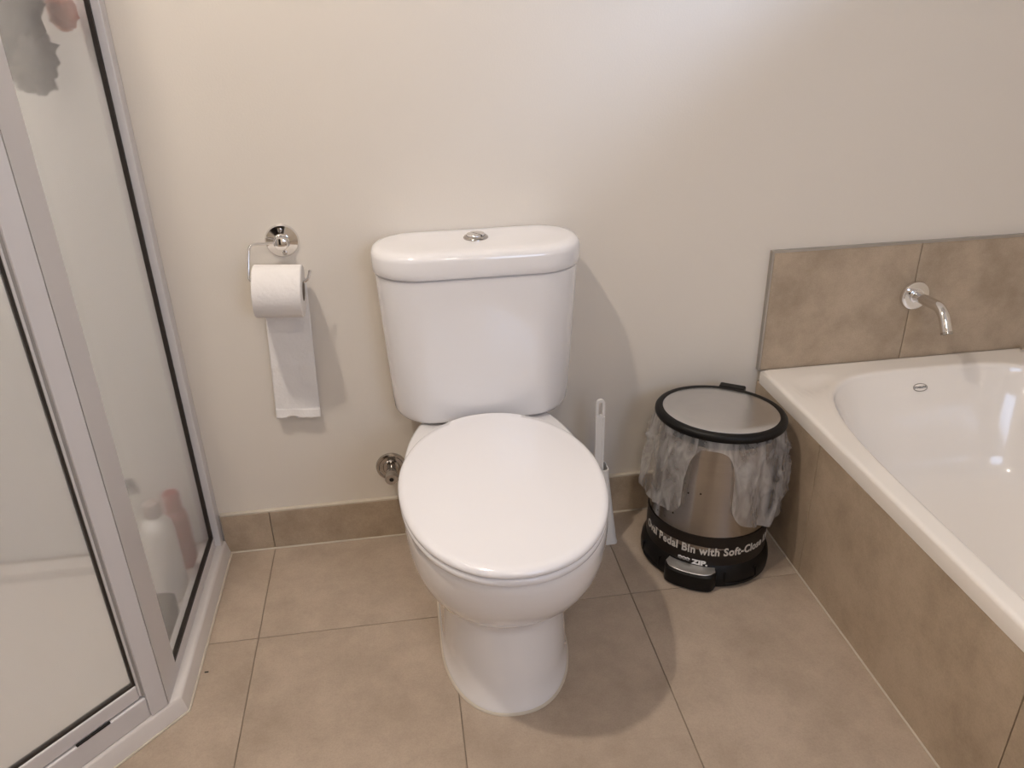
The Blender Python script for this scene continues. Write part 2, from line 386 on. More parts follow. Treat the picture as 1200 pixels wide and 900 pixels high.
for t in [i / 9 for i in range(1, 9)]:
    r = []
    for a in angs:
        q = rect_r(a, ox - .009, oy - .009) * (1 - t) + (se_r(a, HXI, HYI, NI) + .008) * t
        x, y = BX + q * cos(a), BY + q * sin(a); r.append(Vector((x, y, ZT + dent(x, y))))
    rings.append(r)
def basin(dz):
    """half widths of the basin at depth dz below the rim"""
    t = dz / .33
    return HXI * (1 - .20 * t ** .9), HYI * (1 - .16 * t ** .9), NI - 1.2 * t
for off, z in ((.008, 0), (.003, -.0012), (0, -.004), (-.003, -.010), (-.005, -.018)):
    rings.append([Vector((BX + (se_r(a, HXI, HYI, NI) + off) * cos(a), BY + (se_r(a, HXI, HYI, NI) + off) * sin(a), ZT + z)) for a in angs])
for dz in (.04, .08, .12, .16, .20, .235, .262, .282, .296, .304):
    hx, hy, n = basin(dz); hx -= .005; hy -= .005
    if dz > .235:
        e = 1 - .32 * ((dz - .235) / .069) ** 2.2; hx *= e; hy *= e
    rings.append([Vector((BX + se_r(a, hx, hy, n) * cos(a), BY + se_r(a, hx, hy, n) * sin(a), ZT - dz)) for a in angs])
for e in (.3, .05): rings.append([Vector((BX + (p.x - BX) * e, BY + (p.y - BY) * e, ZT - .306)) for p in rings[-1 if e == .3 else -2]])
tubm = loft(rings, False, True); tubm.normal_update()
from mathutils.bvhtree import BVHTree
bc, bn_, _i, _d = BVHTree.FromBMesh(tubm).ray_cast(Vector((1.143, -.35, .3385)), Vector((0, 1, 0)))

if bn_.y > 0: bn_ = -bn_
link('tub_shell', tubm, M['acrylic'], bath, angle=50)
# oval maker's badge on the inside of the tap end
bu = Vector((1, 0, 0)); bu = (bu - bn_ * bu.dot(bn_)).normalized(); bv = bn_.cross(bu)
Rb = Matrix((bu, bv, bn_)).transposed()
bm = bmesh.new()
o_ = [bc + Rb @ Vector((.0185 * cos(2 * pi * i / 40), .0098 * sin(2 * pi * i / 40), .001)) for i in range(40)]
i_ = [bc + Rb @ Vector((.0170 * cos(2 * pi * i / 40), .0084 * sin(2 * pi * i / 40), .0012)) for i in range(40)]
loft([[p - bn_ * .003 for p in o_], o_, i_], False, False, bm=bm)
badge = link('badge_ring', bm, M['chrome_dark'], bath)
bm = bmesh.new(); f = [bm.verts.new(p - bn_ * .0004) for p in i_]; bm.faces.new(f); link('badge_face', bm, M['acrylic'], badge, smooth=False)
bm = text_mesh('STARLITE', .0078, .0001); bmesh.ops.transform(bm, matrix=Matrix.Translation(bc + bn_ * .0012) @ Rb.to_4x4(), verts=bm.verts)
link('badge_lettering', bm, M['grey'], badge, smooth=False)
# tiled side panel under the rim
bp_ = thing('tile_surround', 'beige stone tile surround standing below the long side of the bathtub', 'tiles', (.776, 0, 0))
link('backing', mbox(.7795, .79, -1.64, 0, 0, .341), M['grout'], bp_, smooth=False)
for a, b in ((-.32, -.0008), (-.94, -.32), (-1.56, -.94), (-1.64, -1.56)):
    tile_run(bp_, .776, .786, a + .0009, b - .0009, .0015, .3405, M['tile_w'])
bm = tube([(.7752, -.012, .0008), (.7752, -1.64, .0008)], .0022, 8); link('floor_bead', bm, M['silicone'], bp_)

# bath spout
sx, sz = 1.143, .541
spout = thing('bath_spout', 'curved chrome wall spout above the bathtub', 'tap', (sx, -.0135, sz))
link('wall_flange', lathe([(.0355, 0), (.0355, .005), (.034, .0085), (.030, .010), (.016, .010), (.0155, .013), (.0135, .014)], 56, (sx, -.0135, sz), 'y'), M['chrome'], spout)
pts = fillet([(sx, -.020, sz), (sx, -.122, sz + .006), (sx, -.153, sz - .042)], .045, 14)
bm = tube(pts, .0125, 28)
link('spout_tube', bm, M['chrome'], spout)
e = pts[-1]; dv = (pts[-1] - pts[-2]).normalized()
link('outlet', tube([e - dv * .001, e + dv * .004, e + dv * .0042, e + dv * .001], [.0133, .0133, .0105, .010], 28), M['chrome_dark'], spout)
# small chrome fitting at the wall end of the rim, cut by the picture edge
kn = thing('deck_fitting', 'small round chrome fitting on the bathtub rim by the splashback', 'tap', (1.460, -.050, .378))
link('fitting_body', lathe([(.016, 0), (.017, .003), (.0165, .010), (.013, .014), (.006, .015)], 36, (1.460, -.050, .3782)), M['chrome'], kn)

# ================================================================ toilet
TX = .084
toilet = thing('toilet', 'white close-coupled toilet with closed lid standing against the wall', 'toilet', (TX, -.35, 0))
def egg(hw, yf, yc, yb, z, nf=2.1, nb=2.6, hb=None, N=96, cx=TX):
    pts = []
    for i in range(N):
        a = 2 * pi * i / N; c, s = cos(a), sin(a)
        if s < 0: x = hw * spow(c, 2 / nf); y = yc + (yc - yf) * -abs(s) ** (2 / nf)
        else:
            w = hw if hb is None else hw + (hb - hw) * s ** 1.5
            x = w * spow(c, 2 / nb); y = yc + (yb - yc) * s ** (2 / nb)
        pts.append(Vector((cx + x, y, z)))
    return pts
P = [  # hw, yf, yc, yb, z, nf, nb, hb
 (.1275, -.598, -.40, -.09, 0.000, 2.25, 4, .120), (.1275, -.598, -.40, -.09, .012, 2.25, 4, .120), (.1255, -.596, -.40, -.09, .016, 2.25, 4, .118),
 (.1235, -.592, -.40, -.09, .06, 2.25, 4, .114), (.1205, -.588, -.41, -.09, .11, 2.25, 4, .112), (.1185, -.584, -.41, -.085, .155, 2.25, 4, .112),
 (.1190, -.583, -.41, -.08, .185, 2.25, 4, .114), (.1235, -.587, -.41, -.075, .198, 2.22, 4, .117), (.1400, -.602, -.41, -.07, .212, 2.2, 3.6, .124),
 (.1570, -.626, -.42, -.06, .232, 2.15, 3.4, .130), (.1710, -.650, -.42, -.055, .258, 2.1, 3.4, .136), (.1800, -.668, -.42, -.05, .288, 2.1, 3.4, .141),
 (.1840, -.680, -.42, -.045, .320, 2.1, 3.4, .145), (.1850, -.686, -.42, -.045, .350, 2.1, 3.4, .147), (.1845, -.687, -.42, -.045, .368, 2.1, 3.4, .148),
 (.1815, -.684, -.42, -.047, .3745, 2.1, 3.4, .146), (.176, -.678, -.42, -.051, .3765, 2.1, 3.4, .142)]
def pcx(z): return .079 + .008 * max(0, min(1, (z - .19) / .08))
link('pan', loft([egg(a * (1.018 if z > .2 else 1), b - (.009 if z < .19 else .004 if z < .22 else 0), c, d, z, nf, nb, hb, cx=pcx(z)) for a, b, c, d, z, nf, nb, hb in P]), M['ceramic'], toilet, angle=60)
# sealant around the foot
link('base_bead', loft([egg(h, f, -.40, bk, z, 2.25, 4, hb2, cx=.079) for h, f, bk, z, hb2 in ((.131, -.6105, -.088, .0002, .123), (.1305, -.610, -.088, .003, .123), (.1265, -.606, -.09, .006, .119))]), M['silicone'], toilet, angle=60)
# seat ring and lid
SR = [(.1855, -.694, .3775), (.1885, -.697, .380), (.1895, -.698, .385), (.1890, -.698, .390), (.1865, -.695, .3928)]
link('seat_ring', loft([egg(h, f, -.42, -.180, z, 2.12, 2.05) for h, f, z in SR]), M['seat'], toilet, angle=60)
ld = [(.1860, -.694, .3945), (.1895, -.6985, .3965), (.1905, -.700, .4005), (.1897, -.699, .4045), (.1870, -.696, .4078), (.1815, -.690, .4105)]
rings = [egg(h, f, -.42, -.176, z, 2.12, 2.05) for h, f, z in ld]
for k in (.93, .84, .70, .5, .25, .05):
    zz = .4105 + .0065 * (1 - (k / .95) ** 2.2)
    rings.append(egg(.1905 * k, -.42 - .28 * k, -.42, -.42 + .244 * k, zz, 2.12, 2.05))
link('lid', loft(rings), M['seat'], toilet, angle=60)
for s in (-1, 1): link('seat_hinge', mbox(TX + s * .070 - .014, TX + s * .070 + .014, -.205, -.178, .3765, .394, bev=.004), M['seat'], toilet)
# cistern
CX = .0885
def cis(hw, yf, z, rf=.095, rb=.072, yb=-.003): return rrect(CX - hw, CX + hw, yf, yb, (rb, rb, rf, rf), z, 12)
body = [cis(.170, -.132, .3795, .07, .03, -.015), cis(.186, -.148, .3815, .085, .045, -.006), cis(.1915, -.1545, .387), cis(.1940, -.158, .397), cis(.1960, -.1605, .425), cis(.2010, -.167, .52), cis(.2055, -.173, .62), cis(.2090, -.177, .700), cis(.2090, -.177, .7090), cis(.206, -.174, .711)]
cistern = link('cistern', loft(body), M['ceramic'], toilet, angle=50)
link('gasket', mbox(CX - .10, CX + .10, -.12, -.02, .370, .384, bev=.004), M['gasket'], toilet, smooth=False)
lidc = [cis(.207, -.175, .7135), cis(.2110, -.1795, .7138), cis(.2128, -.181, .7165), cis(.2135, -.182, .728), cis(.2135, -.182, .7480), cis(.2122, -.1805, .7550), cis(.2085, -.1765, .7605), cis(.2025, -.170, .7638), cis(.193, -.160, .7652, .088, .062, -.012)]
rings = list(lidc)
for k in (.8, .5, .2, .03):
    rings.append([Vector((CX + (p.x - CX) * k, -.09 + (p.y + .09) * k, .7652 + .0012 * (1 - k))) for p in lidc[-1]])
cl = link('cistern_lid', loft(rings), M['ceramic'], toilet, angle=50)
bx, by, bz = .0885, -.082, .7660
fb = link('flush_button', lathe([(.0255, 0), (.0255, .002), (.024, .004), (.0195, .006), (.0192, .0045), (.005, .0045)], 48, (bx, by, bz)), M['chrome_dark'], toilet, label='round chrome dual flush button')
for s in (-1, 1):
    bm = bmesh.new(); th = rad(35)
    pts2 = []
    for i in range(25):
        a = -pi / 2 + pi * i / 24
        pts2.append((s * (.0013 + max(0, .0175 * cos(a))), .0182 * sin(a)))
    rr = []
    for sc, z in ((1, .003), (1, .008), (.93, .0094), (.5, .0102)):
        rr.append([Vector((bx + (x * sc + s * .004 * (1 - sc)) * cos(th) - y * sc * sin(th), by + (x * sc + s * .004 * (1 - sc)) * sin(th) + y * sc * cos(th), bz + z)) for x, y in pts2])
    loft(rr, bm=bm); link('button_half', bm, M['chrome'], fb)

# water stop valve on the wall
vx, vz = -.131, .196
valve = thing('stop_valve', 'chrome water outlet valve with round wall plate left of toilet', 'valve', (vx, 0, vz))
link('wall_plate', lathe([(.0365, 0), (.0365, .002), (.0345, .0055), (.030, .0068), (.028, .0055), (.020, .0062), (.018, .009), (.011, .010)], 48, (vx, 0, vz), 'y'), M['chrome_dark'], valve)
link('valve_body', lathe([(.0105, .008), (.0105, .022), (.0125, .023), (.0125, .033), (.0105, .034), (.0105, .040), (.0142, .042), (.0150, .060), (.0140, .062), (.0052, .0622)], 36, (vx, 0, vz), 'y'), M['chrome_dark'], valve)
link('outlet_hole', lathe([(.0052, .0600), (.0052, .0626)], 24, (vx, 0, vz), 'y'), M['hole'], valve)

# ================================================================ toilet roll holder, roll
hx_, hz_ = -.3052, .7625
holder = thing('toilet_roll_holder', 'chrome wire toilet roll holder with round plate on the wall', 'roll holder', (hx_, 0, hz_))
plate = link('wall_plate', lathe([(.0345, 0), (.0345, .002), (.032, .0055), (.016, .0075), (.0145, .010)], 56, (hx_, 0, hz_), 'y'), M['chrome'], holder)
link('boss', lathe([(.0165, .007), (.0165, .012), (.0145, .014), (.0145, .026), (.0125, .0305), (.006, .033)], 40, (hx_, 0, hz_), 'y'), M['chrome'], holder)
for dx, dz in ((-.001, .0235), (.003, -.0245)):
    link('screw', lathe([(.0048, .004), (.0048, .0078), (.003, .0088)], 20, (hx_ + dx, 0, hz_ + dz), 'y'), M['chrome_dark'], holder)
yr = -.066
wire = fillet([(hx_ - .006, -.020, hz_ + .001), (-.3655, -.040, .7690), (-.3735, yr, .7000), (-.2575, yr, .6920), (-.2500, yr, .7160)], .013, 7)
link('wire_arm', tube(wire, .0030, 12), M['chrome'], holder)
roll = thing('toilet_roll', 'white toilet paper roll with loose end hanging, on chrome holder', 'toilet paper', (-.317, yr, .68))
ax = Vector((.0955, 0, -.0060)); L = ax.length; ax.normalize(); rc = Vector((-.3640, yr - .001, .6815 - .002))
zz = Vector((.0, 0, 1)); zz = (zz - ax * zz.dot(ax)).normalized(); yy = ax.cross(zz)
Rr = Matrix((zz, yy, ax)).transposed()
RO, RI = .0535, .0205
prof = [(RI, 0), (RO - .002, 0), (RO, .002), (RO, L - .002), (RO - .002, L), (RI, L)]
rings = []
for r, h in prof:
    ring = []
    for i in range(72):
        a = 2 * pi * i / 72; q = r * (1 + (.012 * sin(2 * a + 1) + .006 * sin(5 * a)) * (r > .04))
        ring.append(rc + Rr @ Vector((q * cos(a), q * sin(a), h)))
    rings.append(ring)
rings.append(rings[0])
bm = bmesh.new(); R_ = [[bm.verts.new(p) for p in r] for r in rings[:-1]]; R_.append(R_[0])
for a, b in zip(R_, R_[1:]):
    for i in range(72): bm.faces.new((a[i], a[(i + 1) % 72], b[(i + 1) % 72], b[i]))
link('paper_winding', bm, M['paper'], roll, angle=40)
bm = bmesh.new(); rings = [[rc + Rr @ Vector((r * cos(2 * pi * i / 48), r * sin(2 * pi * i / 48), h)) for i in range(48)] for r, h in ((RI, -.001), (RI, L + .001), (RI - .0015, L + .001), (RI - .0015, -.001))]
R_ = [[bm.verts.new(p) for p in r] for r in rings]; R_.append(R_[0])
for a, b in zip(R_, R_[1:]):
    for i in range(48): bm.faces.new((a[i], a[(i + 1) % 48], b[(i + 1) % 48], b[i]))
link('cardboard_core', bm, M['card'], roll, angle=40)
# hanging sheet, leaves the back of the roll
bm = bmesh.new(); nu, nv = 26, 60; grid = []
for j in range(nv + 1):
    t = j / nv; row = []
    for i in range(nu + 1):
        u = i / nu
        z = .683 - t * .318 - u * .008 * t
        x = -.3575 + u * (.0915 + .006 * t) - .0175 * t
        y = -.0125 + .0016 * sin(u * 9 + t * 5) * t + .0035 * (t ** 3) * cos(u * 6 + 1) - .0018 * math.exp(-((t - .62) / .03) ** 2) - .003 * (t > .955)
        if t < .1: y = min(y, -.0125)
        if j == nv: z += .004 * noise.noise(Vector((u * 9, 0, 2))) - .004 * (u > .45)
        if j >= nv - 5: y -= .002 * noise.noise(Vector((u * 7, j * .6, 0)))
        row.append(bm.verts.new((x, y, z)))
    grid.append(row)
for j in range(nv):
    for i in range(nu): bm.faces.new((grid[j][i], grid[j][i + 1], grid[j + 1][i + 1], grid[j + 1][i]))
sheet = link('hanging_sheet', bm, M['paper'], roll, angle=60)
sm = sheet.modifiers.new('thick', 'SOLIDIFY'); sm.thickness = .0006
# torn flap of the outer ply
bm = bmesh.new(); grid = []
for j in range(9):
    t = j / 8; row = []
    for i in range(nu + 1):
        u = i / nu
        row.append(bm.verts.new((-.3728 + u * .0975 - .001 * t, -.0175 - .003 * t - .0014 * sin(u * 11) * t, .3835 - u * .008 - .021 * t + .003 * noise.noise(Vector((u * 8, t, 5))) * t + .004 * t * (.25 < u < .5))))
    grid.append(row)
for j in range(8):
    for i in range(nu): bm.faces.new((grid[j][i], grid[j][i + 1], grid[j + 1][i + 1], grid[j + 1][i]))
fl = link('torn_flap', bm, M['paper'], sheet, angle=60); sm = fl.modifiers.new('thick', 'SOLIDIFY'); sm.thickness = .0006

# ================================================================ toilet brush
bbx, bby = .358, -.106
holdr = thing('toilet_brush_holder', 'white wedge-shaped toilet brush holder on floor behind toilet', 'brush holder', (bbx, bby, 0))
rings = []
for hw_, dp, z in ((.041, .036, 0), (.041, .036, .004), (.039, .034, .010), (.029, .029, .09), (.0195, .024, .17), (.0165, .022, .205)):
    rings.append(rrect(bbx - hw_, bbx + hw_, bby - dp, bby + dp, [.010] * 4, z, 5))
for hw_, dp, z in ((.0145, .020, .205), (.0175, .022, .17), (.027, .027, .09), (.035, .032, .012)):
    rings.append(rrect(bbx - hw_, bbx + hw_, bby - dp, bby + dp, [.009] * 4, z, 5))
link('holder_body', loft(rings), M['white_plastic'], holdr, angle=50)
brush = thing('toilet_brush', 'white plastic toilet brush with slotted handle, behind toilet', 'brush', (bbx, bby, .02))
hb0 = Vector((bbx - .004, bby, .10)); hb1 = Vector((.3520, -.112, .3855)); hd = (hb1 - hb0).normalized(); Lh = (hb1 - hb0).length
ux = Vector((1, 0, 0)); ux = (ux - hd * ux.dot(hd)).normalized(); uy = hd.cross(ux)
def hp(x, y, s): return hb0 + ux * x + uy * y + hd * s
bm = bmesh.new(); n = 20
out_, inn = [], []
s0, s1 = Lh - .050, Lh
for i in range(2 * n):   # stadium outlines for the eyelet
    a = 2 * pi * i / (2 * n); x, c = cos(a), sin(a)
    out_.append((.0105 * x, (s1 - .0105 if c >= 0 else s0 + .0105) + .0105 * c))
    inn.append((.0045 * x, (s1 - .0105 if c >= 0 else s0 + .014) + .0045 * c))
R_ = []
for pts_, y in ((out_, -.0035), (out_, .0035), (inn, .0035), (inn, -.0035)):
    R_.append([bm.verts.new(hp(x, y, s)) for x, s in pts_])
R_.append(R_[0])
for a, b in zip(R_, R_[1:]):
    for i in range(2 * n): bm.faces.new((a[i], a[(i + 1) % (2 * n)], b[(i + 1) % (2 * n)], b[i]))
# shaft with raised edges
for x0, x1, y0, y1 in ((-.0105, -.0060, -.0045, .0045), (.0060, .0105, -.0045, .0045), (-.007, .007, -.0018, .0035)):
    vs = [[bm.verts.new(hp(x, y, s)) for x, y in ((x0, y0), (x1, y0), (x1, y1), (x0, y1))] for s in (-.03, s0 + .006)]
    for i in range(4): bm.faces.new((vs[0][i], vs[0][(i + 1) % 4], vs[1][(i + 1) % 4], vs[1][i]))
    bm.faces.new(vs[0]); bm.faces.new(vs[1][::-1])
link('handle', bm, M['white_plastic'], brush, smooth=False)
bm = bmesh.new()
for k in range(7):
    for i in range(14):
        a = 2 * pi * i / 14 + k * .2; z = .03 + k * .008
        tube([(bbx, bby, z), (bbx + .016 * cos(a), bby + .016 * sin(a), z - .002)], .0006, 4, bm=bm)
link('bristles', bm, M['white_plastic'], brush, kind='stuff', smooth=False)

# ================================================================ pedal bin (oval, front turned towards the camera's left)
BCX, BCY = .592, -.200
PHI = -.593
MB = Matrix.Translation((BCX, BCY, 0)) @ Matrix.Rotation(PHI, 4, 'Z')
LOX, LOY = .0035, .0235          # lid centre in the bin's own frame
EA, EB = .138, .128
def to_bin(bm): bmesh.ops.transform(bm, matrix=MB, verts=bm.verts); return bm
def lean(z): return max(0, min(1, (z - .10) / .25))
def oval(prof, n=112, k=EB / EA, c=(0, 0, 0), cap=True):
    """prof rows: outward offset from the EA x EB oval, height"""
    rings = []
    for off, h in prof:
        q = lean(h)
        rings.append([Vector((q * LOX + (EA + off) * cos(2 * pi * i / n), q * LOY + (EA * k + off) * sin(2 * pi * i / n), h)) for i in range(n)])
    return to_bin(loft(rings, cap, cap))
binn = thing('pedal_bin', 'oval brushed steel pedal bin with black lid rim and printed band', 'bin', (BCX, BCY, 0))
ZB = .335
link('body', oval([(-.0025, .05), (-.0015, .10), (-.0035, .16), (-.0085, .25), (-.0135, ZB), (-.0155, ZB), (-.010, .25), (-.005, .10), (-.0045, .055)]), M['steel'], binn)
link('base', oval([(-.006, 0), (.004, .001), (.0095, .006), (.0105, .020), (.0085, .036), (.004, .044), (.0012, .054), (-.0015, .057)]), M['black'], binn)
band = link('label_band', oval([(-.0002, .054), (-.0002, .128), (-.0012, .1283), (-.0012, .0538)], cap=False), M['band'], binn)
def E_(al, off=0): return Vector(((EA + off) * cos(al), (EB + off) * sin(al), 0))
bt = text_mesh('Oval Pedal Bin with Soft-Close Lid', .0285, .0008, .0003, 'LEFT', 1.08)
mnx = min(v.co.x for v in bt.verts); mxx = max(v.co.x for v in bt.verts)
for v in bt.verts:
    al = rad(-150) + (v.co.x - mnx) / (mxx - mnx) * rad(150)
    v.co = E_(al, .0002 + v.co.z) + Vector((0, 0, .0925 + v.co.y))
link('band_lettering', to_bin(bt), M['print'], band, smooth=False)
bt = text_mesh('*** ZIP.', .021, .0011, .0003, 'CENTER', 1.0)
for v in bt.verts:
    al = -pi / 2 + v.co.x / EA + .02; v.co = E_(al, .0008 + v.co.z) + Vector((0, 0, .0600 + v.co.y * .8))
link('band_print', to_bin(bt), M['print_w'], band, smooth=False)
def arc_block(o0, o1, z0, z1, a0, a1, n=22, rnd=6, bev=.003, tilt=0.):
    rings = []
    for k in range(n + 1):
        t = k / n; al = -pi / 2 + a0 + (a1 - a0) * t; ed = max(.0, 1 - abs(2 * t - 1) ** rnd) ** .5
        oo = o0 + (o1 - o0) * max(.45, ed)
        rings.append([E_(al, o) + Vector((0, 0, z)) for o, z in ((o0, z0), (oo - bev, z0), (oo, z0 + bev), (oo, z1 - bev - tilt), (oo - bev, z1 - tilt), (o0, z1))])
    return to_bin(loft(rings))
link('pedal_housing', arc_block(-.004, .030, .001, .047, -.40, .40, bev=.005, rnd=8), M['black'], binn)
link('pedal', arc_block(.0015, .0285, .0475, .0525, -.375, .375, bev=.0012, rnd=5, tilt=.003), M['pedal_steel'], binn)
for a0, a1 in ((-1.02, -.52), (.52, 1.12)):   # raised frames around the sunken base panels
    fr = link('base_frame', arc_block(.006, .0135, .012, .016, a0, a1, bev=.001), M['black'], binn)
    for e0, e1 in ((a0, a0 + .03), (a1 - .03, a1)):
        link('frame_edge', arc_block(.004, .0125, .016, .042, e0, e1, n=4, bev=.001), M['black'], fr)
# lid
LZ = .355; LK = .1225 / .1450
def lidring(rows, cap=True): return to_bin(loft([[Vector((LOX + (.1450 - o) * cos(2 * pi * i / 120), LOY + (.1225 - o) * sin(2 * pi * i / 120), z)) for i in range(120)] for o, z in rows], cap, cap))
lid = link('lid_rim', lidring([(.008, LZ), (.0015, LZ + .001), (0, LZ + .005), (.0005, LZ + .011), (.004, LZ + .016), (.009, LZ + .0178), (.0155, LZ + .017), (.017, LZ + .013), (.08, LZ + .011)]), M['black'], binn, angle=50)
link('lid_disc', lidring([(.0172, LZ + .0125), (.0172, LZ + .0162), (.019, LZ + .0172), (.045, LZ + .019), (.08, LZ + .0203), (.115, LZ + .0208)]), M['steel_lid'], lid, angle=50)
bm = bmesh.new(); hy = LOY + .1225
box(bm, -.026, .034, hy - .012, hy + .014, LZ - .010, LZ + .019, .004)
link('hinge', to_bin(bm), M['black'], binn, smooth=False)

# liner bag folded over the rim
def bag_bottom(d):
    """lowest height of the liner at angle d (degrees, bin frame)"""
    L0, L1 = -105., -61.5
    if L0 <= d <= L1:
        u = (2 * (d - L0) / (L1 - L0) - 1); return .19 + .143 * (1 - abs(u) ** 3.4) ** (1 / 3.4)
    dl = (L0 - d) % 360; dr = (d - L1) % 360
    if dr < dl:
        q = .172 - .034 * min(1, dr / 55)
        if dr < 13: q += .045 * (1 - (1 - (1 - dr / 13) ** 2) ** .5)
        if dr > 95: q += (dr - 95) * .0035
        return min(q, .25)
    q = .170 + .0002 * dl
    if dl < 12: q += .035 * (1 - (1 - (1 - dl / 12) ** 2) ** .5)
    if dl > 65: q += (dl - 65) * .004
    return min(q, .25)
bm = bmesh.new(); NV = 36; cols = []
ds = []
d = -180.
while d < 180 - 1e-6:
    ds.append(d); d += .15 if (-107 < d < -100 or -66 < d < -59) else .75
for d in ds:
    a = rad(d); zb = bag_bottom(d); col = []
    drel = ((d + 83 + 180) % 360) - 180
    side = min(1, max(0, abs(drel) - 14) / 55)
    for j in range(NV + 1):
        t = j / NV; z = LZ - .001 - t * (LZ - .001 - zb); h = LZ - z
        bul = (.003 + .014 * side) * sin(min(1, h / .19) * pi * .68)
        q = Vector((cos(a) * 2.6, sin(a) * 2.6, z * 5))
        g_ = min(1, h / .05)
        fold = .0030 * sin(d * .23 + 2.5 * noise.noise(q)) * g_ * (.3 + side)
        wr = .007 * noise.noise(q * 1.5 + Vector((4, 1, 0))) * g_ * (.3 + side) + .0022 * noise.noise(Vector((cos(a) * 9, sin(a) * 9, z * 22))) * min(1, h / .03)
        w1 = noise.noise(Vector((cos(a) * 5 + z * 9, sin(a) * 5 - z * 4, z * 9 + 3)))
        w2 = noise.noise(Vector((cos(a) * 3.4 - z * 12, sin(a) * 3.4, z * 6 + 8)))
        ridge = (.005 * max(0, 1 - abs(w1) * 7) + .005 * max(0, 1 - abs(w2) * 8)) * g_ * (.15 + side)
        s = min(1, h / .10)
        ra = .1405 * (1 - s) + (EA + .002) * s; rb = .1190 * (1 - s) + (EB + .001) * s
        off = bul + fold + wr + ridge; off = max(off, .0025 if h > .03 else -.001)
        p = MB @ Vector((LOX * lean(z) + (ra + off) * cos(a), LOY * lean(z) + (rb + off) * sin(a), z))
        p.x = min(p.x, .7715); p.y = min(p.y, -.004)
        col.append(bm.verts.new(p))
    cols.append(col)
for i in range(len(cols)):
    A, B_ = cols[i], cols[(i + 1) % len(cols)]
    for j in range(NV): bm.faces.new((A[j], B_[j], B_[j + 1], A[j + 1]))
bag = link('bin_liner', bm, M['bag'], None, angle=80)
bag['label'] = 'translucent white plastic bin liner folded over the steel pedal bin'; bag['category'] = 'bag'

# ================================================================ shower
TZ = .038
def inset_poly(P_, d):
    n = len(P_); out = []
    for i in range(n):
        a, b, c = Vector(P_[i - 1]), Vector(P_[i]), Vector(P_[(i + 1) % n])
        e1 = (b - a).normalized(); e2 = (c - b).normalized()
        n1 = Vector((e1.y, -e1.x)); n2 = Vector((e2.y, -e2.x))   # inward for clockwise order
        m = (n1 + n2); k = 1 + n1.dot(n2); out.append(b + m * (d / k))
    return out
TP = [(XL + .002, -.001), (-.5355, -.001), (-.5365, -.4945), (-.930, -.9070), (XL + .002, -.9070)]
tray = thing('shower_tray', 'low white five-sided shower tray in the left corner', 'shower tray', (-1.0, -.45, 0))
def tr(d, z):
    out = [Vector((p.x, p.y, z)) for p in inset_poly([Vector(p) for p in TP], d)]
    return out
rings = [tr(0, 0), tr(.001, .006), tr(.0065, .0305), tr(.0085, .0355), tr(.0125, TZ), tr(.0555, TZ), tr(.0575, TZ - .004), tr(.0600, .0185), tr(.12, .016), tr(.3, .012)]
trs = link('tray_shell', loft(rings), M['tray'], tray, angle=40)
bm = bmesh.new(); pp = tr(-.0015, .0012); tube([pp[1] + Vector((0, -.012, 0)), pp[2], pp[3], pp[4]], .0025, 8, bm=bm)
link('floor_bead', bm, M['silicone'], tray)
# wall linings inside the shower
ln = struct_empty('trim_1')
link('lining_panel', mbox(XL + .004, -.575, -.005, 0, TZ, 2.14), M['lining'], ln, smooth=False)
link('lining_panel', mbox(XL, XL + .004, -.905, -.005, TZ, 2.14), M['lining'], ln, smooth=False)

enc = thing('shower_enclosure', 'white framed neo-angle shower enclosure with frosted glass in left corner', 'shower', (-.60, -.5, TZ))
FX = -.562                       # outer face of the side panel
P0 = Vector((FX, -.508, 0)); DT = Vector((-.6905, -.7233, 0)).normalized(); DN_ = Vector((-DT.y, DT.x, 0))  # DN_ must point outward
if DN_.dot(Vector((1, -1, 0))) < 0: DN_ = -DN_
ZH = 2.12; DL = .505
MD = Matrix((DT, -DN_, Vector((0, 0, 1)))).transposed().to_4x4(); MD.translation = P0   # local x along the face, y inward
side = link('wall_stile', mbox(-.590, -.5485, -.031, -.0005, TZ, ZH, bev=.0015), M['alu'], enc, smooth=False)
link('bottom_rail', mbox(-.590, FX, -.434, -.031, TZ, .0625, bev=.0008), M['alu'], enc, smooth=False)
link('header_rail', mbox(-.590, FX, -.44, -.031, ZH - .035, ZH, bev=.003), M['alu'], enc, smooth=False)
# corner post: two flat faces meeting at the joint
bm = bmesh.new()
prism = [(FX, -.432), (FX, -.508), tuple((P0 + DN_ * -.028 + Vector((0, .012, 0))).xy), (-.590, -.432)]
loft([[Vector((x, y, z)) for x, y in prism] for z in (TZ, ZH)], bm=bm)
link('corner_post', bm, M['alu'], enc, smooth=False)
bm = mbox(.0012, .0345, 0, .030, TZ, ZH, bev=.0012, mtx=MD); link('door_jamb', bm, M['alu'], enc, smooth=False)
bm = mbox(.0345, .0385, .006, .028, TZ + .05, ZH - .04, mtx=MD); link('seal_strip', bm, mat('seal_grey', (.36, .335, .31), .5, var=.05), enc, smooth=False)
# fixed glass with dark gaskets
link('glass_panel', mbox(-.5765, -.5715, -.436, -.028, .058, ZH - .03), M['frosted'], enc, smooth=False, label='frosted fixed side panel')
bm = bmesh.new(); box(bm, -.573, -.5635, -.0375, -.031, .0625, ZH - .035); box(bm, -.573, -.5635, -.4320, -.0375, .0625, .0695); box(bm, -.573, -.5635, -.4335, -.432, .0695, ZH - .035)
link('gasket', bm, M['gasket'], enc, smooth=False)
